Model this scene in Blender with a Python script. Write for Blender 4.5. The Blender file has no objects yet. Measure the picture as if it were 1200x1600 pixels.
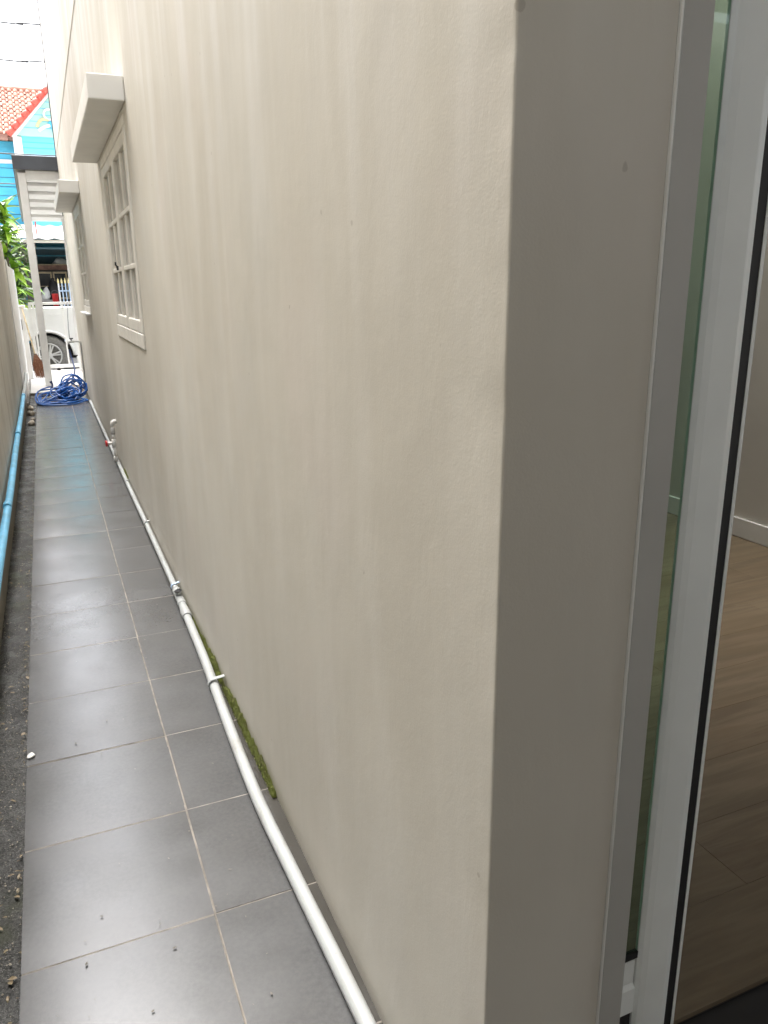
import bpy, bmesh, math, random
from mathutils import Vector, Matrix
R = math.radians
random.seed(11)
scene = bpy.context.scene
COL = scene.collection

# ------------------------------------------------------------------ camera, sky, sun, exposure
cam_d = bpy.data.cameras.new("camera"); cam = bpy.data.objects.new("camera", cam_d); COL.objects.link(cam)
YAW, PITCH, ROLL = 0.4009, -0.2832, -0.0127
fw = Vector((math.sin(YAW)*math.cos(PITCH), math.cos(YAW)*math.cos(PITCH), math.sin(PITCH)))
rt = Vector((math.cos(YAW), -math.sin(YAW), 0)); up = rt.cross(fw)
r2 = rt*math.cos(ROLL) + up*math.sin(ROLL); u2 = up*math.cos(ROLL) - rt*math.sin(ROLL)
mw = Matrix((r2, u2, -fw)).transposed().to_4x4(); mw.translation = Vector((-0.4397, -1.4782, 1.3678))
cam.matrix_world = mw
cam_d.sensor_fit = 'VERTICAL'; cam_d.sensor_height = 24.0; cam_d.lens = 24.0*1207.3/1600
cam_d.clip_start = 0.02; cam_d.clip_end = 2000
scene.camera = cam

SUN_EL, SUN_AZ = R(71), R(-12)         # azimuth measured from +Y towards +X
world = bpy.data.worlds.new("World"); scene.world = world; world.use_nodes = True
nt = world.node_tree; bg = nt.nodes["Background"]
sky = nt.nodes.new("ShaderNodeTexSky"); sky.sky_type = 'NISHITA'; sky.sun_disc = False
sky.sun_elevation = SUN_EL; sky.sun_rotation = SUN_AZ
sky.air_density = 1.0; sky.dust_density = 4.0; sky.ozone_density = 1.0
bw = nt.nodes.new("ShaderNodeRGBToBW"); mx = nt.nodes.new("ShaderNodeMix"); mx.data_type = 'RGBA'
mx.inputs[0].default_value = 0.80      # cloud cover takes nearly all the blue out of the sky
nt.links.new(sky.outputs[0], bw.inputs[0]); nt.links.new(sky.outputs[0], mx.inputs[6]); nt.links.new(bw.outputs[0], mx.inputs[7])
nt.links.new(mx.outputs[2], bg.inputs[0]); bg.inputs[1].default_value = 0.15
sun_d = bpy.data.lights.new("sun", 'SUN'); sun_d.energy = 0.5; sun_d.angle = R(42); sun_d.color = (1, .97, .92)
sun = bpy.data.objects.new("sun", sun_d); COL.objects.link(sun)
sdir = Vector((math.sin(SUN_AZ)*math.cos(SUN_EL), math.cos(SUN_AZ)*math.cos(SUN_EL), math.sin(SUN_EL)))
sun.rotation_euler = sdir.to_track_quat('Z', 'Y').to_euler(); sun.location = (0, 0, 20)
vs = scene.view_settings; vs.view_transform = 'Standard'; vs.look = 'None'; vs.gamma = 1; vs.use_curve_mapping = False
vs.exposure = 2.93
scene.cycles.max_bounces = 14; scene.cycles.diffuse_bounces = 8; scene.cycles.transparent_max_bounces = 12
scene.cycles.caustics_reflective = False; scene.cycles.caustics_refractive = False

# ------------------------------------------------------------------ materials
class NT:
    def __init__(s, name):
        s.m = bpy.data.materials.new(name); s.m.use_nodes = True; s.t = s.m.node_tree
        s.b = s.t.nodes["Principled BSDF"]; s._p = None
    def n(s, kind, **kw):
        x = s.t.nodes.new(kind)
        for k, v in kw.items(): setattr(x, k, v)
        return x
    def link(s, a, b): s.t.links.new(a, b)
    def pos(s):
        if not s._p: s._p = s.n("ShaderNodeNewGeometry").outputs["Position"]
        return s._p
    def noise(s, scale, detail=3, rough=.55, stretch=(1, 1, 1), off=(0, 0, 0), dist=0, rot=(0, 0, 0)):
        mp = s.n("ShaderNodeMapping"); mp.inputs["Scale"].default_value = stretch; mp.inputs["Location"].default_value = off; mp.inputs["Rotation"].default_value = rot
        s.link(s.pos(), mp.inputs[0])
        x = s.n("ShaderNodeTexNoise"); x.inputs["Scale"].default_value = scale; x.inputs["Detail"].default_value = detail
        x.inputs["Roughness"].default_value = rough; x.inputs["Distortion"].default_value = dist
        s.link(mp.outputs[0], x.inputs["Vector"]); return x.outputs[0]
    def ramp(s, fac, a, b, lo=0., hi=1.):
        x = s.n("ShaderNodeMapRange"); x.interpolation_type = 'SMOOTHSTEP'
        x.inputs[1].default_value = a; x.inputs[2].default_value = b; x.inputs[3].default_value = lo; x.inputs[4].default_value = hi
        s.link(fac, x.inputs[0]); return x.outputs[0]
    def math(s, op, a, b):
        x = s.n("ShaderNodeMath", operation=op)
        for i, v in enumerate((a, b)):
            if isinstance(v, (int, float)): x.inputs[i].default_value = v
            else: s.link(v, x.inputs[i])
        return x.outputs[0]
    def mix(s, fac, a, b):
        x = s.n("ShaderNodeMix", data_type='RGBA')
        for i, v in ((0, fac), (6, a), (7, b)):
            if isinstance(v, (int, float)): x.inputs[i].default_value = v
            elif isinstance(v, tuple): x.inputs[i].default_value = (*v, 1)
            else: s.link(v, x.inputs[i])
        return x.outputs[2]
    def sep(s):
        x = s.n("ShaderNodeSeparateXYZ"); s.link(s.pos(), x.inputs[0]); return x.outputs
    def bump(s, h, strength=.3, dist=.01, prev=None):
        x = s.n("ShaderNodeBump"); x.inputs["Strength"].default_value = strength; x.inputs["Distance"].default_value = dist
        s.link(h, x.inputs["Height"])
        if prev is not None: s.link(prev, x.inputs["Normal"])
        return x.outputs[0]
    def out(s, color=None, rough=.5, normal=None, spec=.5, **kw):
        if color is not None:
            if isinstance(color, tuple): s.b.inputs["Base Color"].default_value = (*color, 1)
            else: s.link(color, s.b.inputs["Base Color"])
        if isinstance(rough, (int, float)): s.b.inputs["Roughness"].default_value = rough
        else: s.link(rough, s.b.inputs["Roughness"])
        if normal is not None: s.link(normal, s.b.inputs["Normal"])
        s.b.inputs["Specular IOR Level"].default_value = spec
        for k, v in kw.items(): s.b.inputs[k.replace("_", " ")].default_value = v
        return s.m

def plain(name, c, rough=.5, var=.12, scale=6, bump=0., spec=.5, **kw):
    t = NT(name)
    n = t.noise(scale, 4)
    c2 = tuple(x*(1-var*1.6) for x in c); c1 = tuple(min(1, x*(1+var)) for x in c)
    col = t.mix(t.ramp(n, .3, .7), c2, c1)
    nm = t.bump(t.noise(scale*14, 2), bump, .004) if bump else None
    return t.out(col, rough, nm, spec, **kw)

def wall_paint():
    t = NT("beige_wall_paint"); z = t.sep()[2]
    base = t.mix(t.ramp(t.noise(.9, 4, .5), .35, .68), (.525, .489, .416), (.60, .566, .493))
    base = t.mix(t.ramp(t.noise(2.2, 3, .5, off=(3, 1, 5)), .52, .75, 0, .35), base, (.59, .53, .47))
    base = t.mix(t.ramp(t.noise(1.7, 3, .5, off=(9, 4, 2)), .52, .75, 0, .35), base, (.53, .52, .47))
    st = t.ramp(t.noise(1.0, 5, .6, stretch=(9, 7, .55)), .42, .66)
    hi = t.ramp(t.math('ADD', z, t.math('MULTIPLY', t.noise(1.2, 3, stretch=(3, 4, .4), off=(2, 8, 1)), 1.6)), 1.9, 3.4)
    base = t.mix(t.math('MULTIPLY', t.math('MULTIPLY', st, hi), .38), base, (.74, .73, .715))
    br = t.ramp(t.noise(1.0, 4, .55, stretch=(4, 4.5, .9), off=(1, 6, 3), dist=.5, rot=(.45, 0, 0)), .45, .75)
    base = t.mix(t.math('MULTIPLY', br, .22), base, (.70, .675, .62))
    br2 = t.ramp(t.noise(1.0, 4, .6, stretch=(3, 5, 1.3), off=(8, 2, 7), dist=.8, rot=(-.3, 0, 0)), .5, .8)
    base = t.mix(t.math('MULTIPLY', br2, .2), base, (.45, .415, .36))
    st2 = t.ramp(t.noise(1.0, 4, .6, stretch=(14, 12, .35), off=(4, 4, 4)), .5, .72)
    base = t.mix(t.math('MULTIPLY', st2, .06), base, (.68, .64, .56))
    dk = t.ramp(t.noise(1.0, 4, .65, stretch=(10, 6, .3), off=(7, 2, 4)), .58, .8)
    base = t.mix(t.math('MULTIPLY', dk, .10), base, (.40, .35, .31))
    damp = t.math('MULTIPLY', t.ramp(t.math('ADD', z, t.math('MULTIPLY', t.noise(5, 4), .14)), .06, .2, 1, 0), .45)
    base = t.mix(damp, base, (.36, .34, .29))
    ys = t.sep()[1]; alg = t.math('MULTIPLY', t.ramp(t.math('ADD', z, t.math('MULTIPLY', t.noise(18, 4, .7), .06)), .035, .10, 1, 0), t.math('MULTIPLY', t.ramp(ys, .1, .5), t.ramp(ys, 1.2, 2.2, 1, 0)))
    base = t.mix(t.math('MULTIPLY', alg, .6), base, (.20, .20, .10))
    spk = t.ramp(t.noise(38, 1, .3), .80, .83)
    base = t.mix(t.math('MULTIPLY', spk, .5), base, (.33, .29, .24))
    nm = t.bump(t.noise(2.6, 3, .5, stretch=(1, 1, .6)), .35, .02)
    nm = t.bump(t.noise(14, 4, .65, stretch=(1, 1, .5), dist=.6), .11, .006, nm); nm = t.bump(t.noise(46, 3, .6), .09, .003, nm)
    nm = t.bump(t.noise(300, 2), .16, .0012, nm)
    return t.out(base, t.ramp(t.noise(3, 3), .3, .7, .5, .64), nm, .22)

def stained_wall():
    t = NT("stained_plaster"); x, y, z = t.sep()
    base = t.mix(t.ramp(t.noise(1.4, 4), .35, .65), (.55, .52, .455), (.64, .615, .555))
    st = t.ramp(t.noise(1, 6, .68, stretch=(3, 2.2, .7), dist=.8), .42, .72)
    base = t.mix(t.math('MULTIPLY', st, .5), base, (.29, .25, .19))
    st = t.ramp(t.noise(1, 6, .65, stretch=(3, 3.5, .6), off=(5, 5, 5), dist=1.), .5, .75)
    base = t.mix(t.math('MULTIPLY', st, .5), base, (.56, .53, .46))
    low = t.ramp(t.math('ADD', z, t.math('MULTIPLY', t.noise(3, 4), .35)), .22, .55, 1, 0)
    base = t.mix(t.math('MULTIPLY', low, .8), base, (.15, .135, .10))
    nm = t.bump(t.noise(5, 4), .4, .015); nm = t.bump(t.noise(60, 3), .3, .004, nm)
    return t.out(base, .75, nm, .3)

def white_old(name="white_weathered_paint", c=(.78, .775, .76)):
    t = NT(name)
    base = t.mix(t.ramp(t.noise(1, 5, .6, stretch=(7, 7, .5)), .5, .75), c, tuple(v*.78 for v in c))
    base = t.mix(t.ramp(t.noise(7, 4), .6, .8, 0, .3), base, (.5, .48, .44))
    return t.out(base, .55, t.bump(t.noise(40, 3), .15, .003), .4)

def tile_mat():
    t = NT("grey_porcelain_tile"); oi = t.n("ShaderNodeObjectInfo").outputs["Random"]
    c = t.mix(t.ramp(t.noise(4.5, 5, .6), .32, .68), (.046, .0465, .047), (.068, .068, .068))
    c = t.mix(t.ramp(t.noise(90, 3, .7), .3, .7, 0, .55), c, (.088, .086, .084))
    c = t.mix(t.math('MULTIPLY', oi, .35), c, (.074, .074, .074))
    c = t.mix(t.ramp(t.noise(22, 5, .7, off=(2, 2, 2)), .45, .8, 0, .22), c, (.10, .096, .09))
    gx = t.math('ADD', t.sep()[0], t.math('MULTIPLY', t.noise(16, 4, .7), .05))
    c = t.mix(t.math('MULTIPLY', t.ramp(gx, -.022, .004), .85), c, (.028, .024, .017))  # brown grime along the wall, also standing in for the pipe's shade
    c = t.mix(t.ramp(t.noise(2.3, 2, .5, off=(6, 3, 0)), .4, .8, 0, .2), c, (.085, .080, .073))
    rg = t.ramp(t.noise(7, 5, .6, off=(1, 4, 2)), .3, .7, .20, .262)
    nm = t.bump(t.noise(3.5, 2, .4, off=(4, 2, 1)), .05, .012)
    nm = t.bump(t.noise(260, 2), .12, .0006, nm)
    return t.out(c, rg, nm, .72)

def gutter_mat():
    t = NT("wet_rough_concrete")
    c = t.mix(t.ramp(t.noise(140, 3, .7), .35, .7), (.007, .007, .006), (.085, .083, .075))
    c = t.mix(t.ramp(t.noise(320, 2, .6, off=(4, 1, 1)), .60, .70), c, (.30, .29, .27))
    c = t.mix(t.ramp(t.noise(5, 4, .6), .52, .68, 0, .75), c, (.03, .034, .012))
    c = t.mix(t.ramp(t.noise(2.1, 3, .6, off=(3, 7, 1)), .45, .65, 0, .55), c, (.02, .02, .02))
    nm = t.bump(t.noise(150, 3, .7), .8, .006)
    return t.out(c, t.ramp(t.noise(9, 3), .35, .6, .3, .7), nm, .5)

def wood_mat():
    t = NT("oak_laminate"); oi = t.n("ShaderNodeObjectInfo").outputs["Random"]
    c = t.mix(t.ramp(t.noise(1, 6, .62, stretch=(2.2, 26, 1), dist=.6), .35, .68), (.115, .083, .05), (.185, .14, .09))
    c = t.mix(t.ramp(t.noise(1, 3, .5, stretch=(1.5, 7, 1), off=(3, 3, 0), dist=1.2), .45, .7, 0, .6), c, (.13, .087, .047))
    c = t.mix(t.math('MULTIPLY', oi, .4), c, (.20, .155, .095))
    nm = t.bump(t.noise(1, 4, .6, stretch=(12, 240, 1)), .15, .001)
    return t.out(c, .42, nm, .4)

def glass_mat():
    t = NT("green_tinted_glass")
    tr = t.n("ShaderNodeBsdfTransparent"); tr.inputs[0].default_value = (.78, .91, .84, 1)
    gl = t.n("ShaderNodeBsdfGlossy"); gl.inputs["Roughness"].default_value = .02; gl.inputs[0].default_value = (.9, 1, .95, 1)
    fr = t.n("ShaderNodeFresnel"); fr.inputs[0].default_value = 1.5; ge = t.n("ShaderNodeNewGeometry"); iv = t.math('SUBTRACT', 1.0, ge.outputs['Backfacing']); ff = t.math('MULTIPLY', fr.outputs[0], iv)
    m = t.n("ShaderNodeMixShader"); t.link(ff, m.inputs[0]); t.link(tr.outputs[0], m.inputs[1]); t.link(gl.outputs[0], m.inputs[2])
    t.link(m.outputs[0], t.t.nodes["Material Output"].inputs[0])
    return t.m

def pane_mat():
    t = NT("obscured_window_glass")
    t.out(t.mix(t.ramp(t.noise(5, 3), .3, .7), (.58, .565, .52), (.68, .66, .61)), .12, None, .6)
    tl = t.n("ShaderNodeBsdfTranslucent"); tl.inputs[0].default_value = (.92, .92, .88, 1)
    m = t.n("ShaderNodeMixShader"); m.inputs[0].default_value = .3
    t.link(t.b.outputs[0], m.inputs[1]); t.link(tl.outputs[0], m.inputs[2]); t.link(m.outputs[0], t.t.nodes["Material Output"].inputs[0])
    return t.m

def pvc_mat():
    t = NT("white_pvc")
    c = t.mix(t.ramp(t.noise(11, 5, .65), .5, .75, 0, .55), (.36, .37, .36), (.24, .22, .185))
    c = t.mix(t.ramp(t.noise(60, 3, .6), .66, .74, 0, .5), c, (.20, .18, .15))
    return t.out(c, t.ramp(t.noise(15, 3), .3, .7, .3, .5), t.bump(t.noise(40, 3), .04, .002), .45)

def foliage(name, a, b, c):
    t = NT(name); oi = t.n("ShaderNodeObjectInfo").outputs["Random"]
    col = t.mix(oi, a, b); col = t.mix(t.ramp(t.noise(40, 2), .45, .7, 0, .6), col, c)
    m = t.out(col, .42, None, .4); t.b.inputs["Transmission Weight"].default_value = 0
    return m

M = dict(
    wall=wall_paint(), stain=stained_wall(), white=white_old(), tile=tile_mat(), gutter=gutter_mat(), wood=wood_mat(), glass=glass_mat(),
    trim=plain("cream_joinery_paint", (.74, .71, .64), .4, .06, 9, .08),
    canopy=plain("canopy_paint", (.78, .765, .72), .5, .05, 3, .08),
    pane=pane_mat(),
    pvc=pvc_mat(),
    pvcgrey=plain("grey_pvc", (.50, .50, .48), .4, .08, 20),
    bluepvc=plain("blue_pvc", (.16, .47, .70), .35, .14, 9, .03),
    hose=plain("blue_rubber_hose", (.003, .085, .33), .32, .10, 20),
    hosedark=plain("dark_blue_hose", (.02, .04, .13), .4, .1, 20),
    grout=plain("sandy_grout", (.19, .165, .135), .85, .15, 30, .2),
    groutlight=plain("pale_sandy_grout", (.21, .188, .16), .9, .22, 22, .3),
    litterdark=foliage('dark_leaf_specks', (.06, .052, .04), (.13, .11, .085), (.05, .045, .03)),
    litter=foliage('dry_leaf_bits', (.16, .10, .05), (.30, .24, .15), (.07, .09, .03)),
    red=plain("red_plastic", (.55, .03, .03), .35, .08, 10),
    alu=plain("white_powder_coated_aluminium", (.84, .86, .83), .38, .03, 5),
    jamb=plain("grey_white_door_frame", (.44, .43, .40), .42, .03, 5),
    bead=plain("pale_sealant", (.72, .72, .69), .35, .03, 9),
    black=plain("black_rubber", (.012, .011, .012), .6, .1, 20),
    roomwall=plain("off_white_room_paint", (.62, .60, .54), .6, .04, 2, .05),
    skirting=plain("white_skirting", (.74, .74, .71), .4, .03, 3),
    porch=plain("white_porch_tile", (.70, .69, .67), .28, .07, 6, 0),
    ground=plain("bare_ground", (.17, .155, .13), .9, .2, 3, .3),
    asphalt=plain("asphalt", (.055, .055, .055), .85, .2, 12, .4),
    concrete=plain("concrete", (.33, .32, .30), .8, .15, 5, .3),
    steelwhite=plain("white_painted_steel", (.74, .735, .72), .38, .05, 5),
    slat=plain("white_roof_sheet", (.72, .715, .70), .45, .05, 3),
    slatdark=plain("grey_roof_underside", (.40, .39, .37), .6, .06, 3),
    fascia=plain("dark_grey_fascia", (.055, .06, .072), .35, .12, 4),
    stone=plain("pale_rubble", (.42, .37, .30), .85, .2, 14, .4),
    moss=foliage("moss_green", (.17, .21, .055), (.34, .36, .12), (.20, .19, .09)),
    leafb=foliage("bright_leaf", (.17, .40, .03), (.36, .58, .05), (.48, .62, .10)),
    leafg=foliage("grey_green_leaf", (.10, .15, .065), (.30, .36, .20), (.40, .43, .27)),
    leafd=foliage("dark_leaf", (.05, .11, .025), (.09, .17, .04), (.03, .06, .02)),
    bark=plain("bark", (.16, .13, .10), .9, .2, 20, .5),
    broom=plain("broom_fibre", (.20, .085, .045), .9, .25, 60, .5),
    bamboo=plain("bamboo", (.52, .42, .27), .5, .12, 20),
    truck=plain("white_car_paint", (.76, .76, .75), .22, .02, 3),
    tyre=plain("dusty_tyre", (.27, .265, .255), .85, .12, 30, .2),
    rim=plain("silver_alloy", (.68, .68, .68), .35, .03, 10),
    carglass=plain("dark_car_glass", (.02, .025, .03), .06, .05, 3),
    cyan=plain("cyan_house_paint", (.075, .46, .68), .6, .05, 2, .05),
    cyan2=plain("turquoise_house_paint", (.16, .60, .74), .6, .05, 2, .05),
    gable=plain("pale_green_siding", (.36, .60, .53), .6, .05, 2),
    terr=plain("clay_roof_tile", (.46, .22, .16), .75, .24, 5, .3),
    verge=plain("red_verge_tile", (.62, .10, .07), .5, .10, 7),
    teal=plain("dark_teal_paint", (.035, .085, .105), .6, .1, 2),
    dark=plain("dark_interior_wood", (.06, .05, .045), .6, .2, 6),
    wire=plain("grey_cable", (.08, .08, .085), .6, .1, 4),
    awn=plain("white_sheet_roofing", (.78, .77, .76), .4, .04, 3),
    rust=plain("rusty_gutter", (.30, .17, .13), .7, .2, 8),
    yellow=plain("yellow_paint", (.70, .60, .30), .5, .1, 9),
    cloth=plain("white_cloth", (.72, .72, .70), .9, .06, 9),
    bluewhite=plain("pale_blue_paint", (.45, .58, .75), .5, .1, 9),
)

# ------------------------------------------------------------------ mesh helpers
class MB:
    def __init__(s): s.bm = bmesh.new()
    def box(s, x0, x1, y0, y1, z0, z1, bev=0., seg=1):
        ret = bmesh.ops.create_cube(s.bm, size=1)
        bmesh.ops.scale(s.bm, vec=(x1-x0, y1-y0, z1-z0), verts=ret['verts'])
        bmesh.ops.translate(s.bm, vec=((x0+x1)/2, (y0+y1)/2, (z0+z1)/2), verts=ret['verts'])
        if bev:
            es = list({e for v in ret['verts'] for e in v.link_edges})
            bmesh.ops.bevel(s.bm, geom=es, offset=bev, segments=seg, affect='EDGES', profile=.5)
        return s
    def obox(s, a, b, w, h, bev=0., upv=(0, 0, 1)):
        """bar from a to b with section w (side) x h (along upv)"""
        a, b = Vector(a), Vector(b); d = b-a; L = d.length; d.normalize()
        side = d.cross(Vector(upv))
        if side.length < 1e-4: side = d.cross(Vector((1, 0, 0)))
        side.normalize(); u = side.cross(d)
        ret = bmesh.ops.create_cube(s.bm, size=1)
        bmesh.ops.scale(s.bm, vec=(w, L, h), verts=ret['verts'])
        m = Matrix((side, d, u)).transposed().to_4x4(); m.translation = (a+b)/2
        if bev:
            vs_ = ret['verts']; es = list({e for v in vs_ for e in v.link_edges})
            nb = bmesh.ops.bevel(s.bm, geom=es, offset=bev, segments=1, affect='EDGES', profile=.5)
            verts = list({v for f in nb['faces'] for v in f.verts} | {v for v in vs_ if v.is_valid})
        else: verts = ret['verts']
        bmesh.ops.transform(s.bm, matrix=m, verts=verts)
        return s
    def tube(s, path, r, n=10, caps=True, close=False):
        P = [Vector(p) for p in path]; k = len(P); rr = r if isinstance(r, (list, tuple)) else [r]*k
        rings = []; ref = None
        for i, p in enumerate(P):
            if close: t = P[(i+1) % k]-P[i-1]
            else: t = P[min(i+1, k-1)]-P[max(i-1, 0)]
            if t.length < 1e-9: t = Vector((0, 0, 1))
            t.normalize()
            if ref is None:
                ref = t.orthogonal().normalized()
            else:
                ref = (ref - t*ref.dot(t))
                ref = ref.normalized() if ref.length > 1e-6 else t.orthogonal().normalized()
            o = t.cross(ref)
            rings.append([s.bm.verts.new(p + (ref*math.cos(2*math.pi*j/n) + o*math.sin(2*math.pi*j/n))*rr[i]) for j in range(n)])
        m = k if close else k-1
        for i in range(m):
            A, B = rings[i], rings[(i+1) % k]
            for j in range(n):
                f = s.bm.faces.new((A[j], A[(j+1) % n], B[(j+1) % n], B[j])); f.smooth = True
        if caps and not close:
            s.bm.faces.new(rings[0][::-1]); s.bm.faces.new(rings[-1])
        return s
    def poly(s, pts): 
        s.bm.faces.new([s.bm.verts.new(p) for p in pts]); return s
    def prism(s, prof, axis, a, b):
        """prof: 2D polygon; axis 'x': (y,z), 'y': (x,z), 'z': (x,y)"""
        def P(q, t): return {'x': (t, q[0], q[1]), 'y': (q[0], t, q[1]), 'z': (q[0], q[1], t)}[axis]
        A = [s.bm.verts.new(P(q, a)) for q in prof]; B = [s.bm.verts.new(P(q, b)) for q in prof]; n = len(prof)
        s.bm.faces.new(A); s.bm.faces.new(B[::-1])
        for i in range(n): s.bm.faces.new((A[i], B[i], B[(i+1) % n], A[(i+1) % n]))
        return s
    def build(s, name, m, parent=None, smooth=False):
        bmesh.ops.recalc_face_normals(s.bm, faces=s.bm.faces)
        me = bpy.data.meshes.new(name); s.bm.to_mesh(me); s.bm.free()
        if smooth:
            for p in me.polygons: p.use_smooth = True
        me.materials.append(M[m] if isinstance(m, str) else m)
        o = bpy.data.objects.new(name, me); COL.objects.link(o)
        if parent is not None: o.parent = parent
        return o

def box(name, m, parent, *a, bev=0.): return MB().box(*a, bev=bev).build(name, m, parent)
def tag(o, label=None, cat=None, group=None, kind=None):
    for k, v in (('label', label), ('category', cat), ('group', group), ('kind', kind)):
        if v: o[k] = v
    return o
def thing(name, label, cat, group=None, loc=(0, 0, 0)):
    o = bpy.data.objects.new(name, None); o.empty_display_size = .1; COL.objects.link(o); o.location = loc
    return tag(o, label, cat, group)
def copy(o, parent, mat=None, **kw):
    c = o.copy(); COL.objects.link(c); c.parent = parent
    if mat is not None: c.matrix_local = mat
    return c
def catmull(P, k=6):
    P = [Vector(p) for p in P]; out = []
    for i in range(len(P)-1):
        a, b, c, d = P[max(i-1, 0)], P[i], P[i+1], P[min(i+2, len(P)-1)]
        for j in range(k):
            t = j/k
            out.append(.5*((2*b)+(c-a)*t+(2*a-5*b+4*c-d)*t*t+(3*b-a-3*c+d)*t**3))
    out.append(P[-1]); return out

# ------------------------------------------------------------------ SETTING: ground, alley floor, gutter, porch, street
g = MB(); g.poly([(-400, -400, -.32), (400, -400, -.32), (400, 400, -.32), (-400, 400, -.32)])
tag(g.build('ground', 'ground'), kind='structure')
tag(box('street', 'asphalt', None, -60, 60, 14.05, 19.4, -.31, -.20), kind='structure')
tag(box('kerb', 'concrete', None, -60, 60, 13.8, 14.05, -.31, -.06, bev=.012), kind='structure')

floor = tag(box('alley_floor', 'grout', None, -.6475, .0, -4.2, 10.39, -.30, -.0045), kind='structure')
def tile_mesh(x0, x1, y0, y1, z, seed, nx=5, ny=6, th=.0095):
    rnd = random.Random(seed); bm = bmesh.new(); V = {}
    t1, t2 = rnd.uniform(-.0003, .0003), rnd.uniform(-.0006, .0006); k = rnd.uniform(.0004, .0022)
    for i in range(nx+1):
        for j in range(ny+1):
            u, v = i/nx*2-1, j/ny*2-1
            uu = max(-1, min(1, u)); e = .0012 if (abs(u) == 1 or abs(v) == 1) else 0
            V[i, j] = bm.verts.new((x0+(x1-x0)*i/nx, y0+(y1-y0)*j/ny, z + t1*u + t2*v - k*v*v*.8 - .0002*u*u))
    for i in range(nx):
        for j in range(ny):
            f = bm.faces.new((V[i, j], V[i+1, j], V[i+1, j+1], V[i, j+1])); f.smooth = True
    ring = [V[i, 0] for i in range(nx)]+[V[nx, j] for j in range(ny)]+[V[i, ny] for i in range(nx, 0, -1)]+[V[0, j] for j in range(ny, 0, -1)]
    low = [bm.verts.new((v.co.x, v.co.y, z-th)) for v in ring]; n = len(ring)
    hi = [bm.verts.new((v.co.x, v.co.y, v.co.z-.00015)) for v in ring]      # own verts, so the top keeps its flat shading normals
    for i in range(n): bm.faces.new((hi[i], low[i], low[(i+1) % n], hi[(i+1) % n]))
    me = bpy.data.meshes.new('tile'); bm.to_mesh(me); bm.free(); return me
def lay_tile(name, parent, m, *a, **kw):
    me = tile_mesh(*a, **kw); me.materials.append(M[m]); o = bpy.data.objects.new(name, me); COL.objects.link(o); o.parent = parent; return o
J = .0025
for k in range(-6, 26):
    y0, y1 = .4*k+J, .4*(k+1)-J
    if y1 < -2.2: continue
    w = .0013*math.sin(k*1.7)
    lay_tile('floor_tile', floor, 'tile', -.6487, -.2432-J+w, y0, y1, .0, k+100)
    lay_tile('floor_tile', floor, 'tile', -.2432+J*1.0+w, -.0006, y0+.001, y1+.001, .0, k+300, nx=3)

gs = MB()
for k in range(-5, 26): gs.box(-.6475, -.0006, .4*k-J+.0001, .4*k+J+.0009, -.008, -.0016)
gs.box(-.2432-J, -.2432+J, -2.2, 10.39, -.0079, -.0012)
tag(gs.build('grout_lines', 'groutlight', floor), kind='stuff')

# gutter of rough wet concrete between the tiles and the left wall
def rough_sheet(name, m, x0, x1, y0, y1, z, nx, ny, amp, seed):
    rnd = random.Random(seed); bm = bmesh.new(); V = []
    for j in range(ny+1):
        row = []
        for i in range(nx+1):
            h = sum(math.sin(j*f+i*f2+p)*a for f, f2, p, a in ((.31, .9, 1, .5), (.83, 1.7, 3, .35), (.11, .5, 2, .7)))*amp*.5 + rnd.uniform(-amp, amp)*.5
            row.append(bm.verts.new((x0+(x1-x0)*i/nx, y0+(y1-y0)*j/ny, z+h)))
        V.append(row)
    for j in range(ny):
        for i in range(nx):
            f = bm.faces.new((V[j][i], V[j][i+1], V[j+1][i+1], V[j+1][i])); f.smooth = True
    me = bpy.data.meshes.new(name); bm.to_mesh(me); bm.free(); me.materials.append(M[m])
    o = bpy.data.objects.new(name, me); COL.objects.link(o); return o
tag(rough_sheet('gutter', 'gutter', -.775, -.648, -3, 10.4, -.030, 10, 900, .007, 3), kind='structure')

porch = tag(box('porch_floor', 'grout', None, -.80, 5.8, 10.392, 13.78, -.30, .0035), kind='structure')
for i in range(16):
    for j in range(9):
        x0 = -.80+.41*i; y0 = 10.394+.376*j
        if x0+.4 > .0 and y0 < 11.1: continue
        if x0 > 2.2: continue
        lay_tile('porch_tile', porch, 'porch', x0+.002, x0+.408, y0+.002, y0+.374, .012, 900+i*20+j, nx=2, ny=2)

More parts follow.
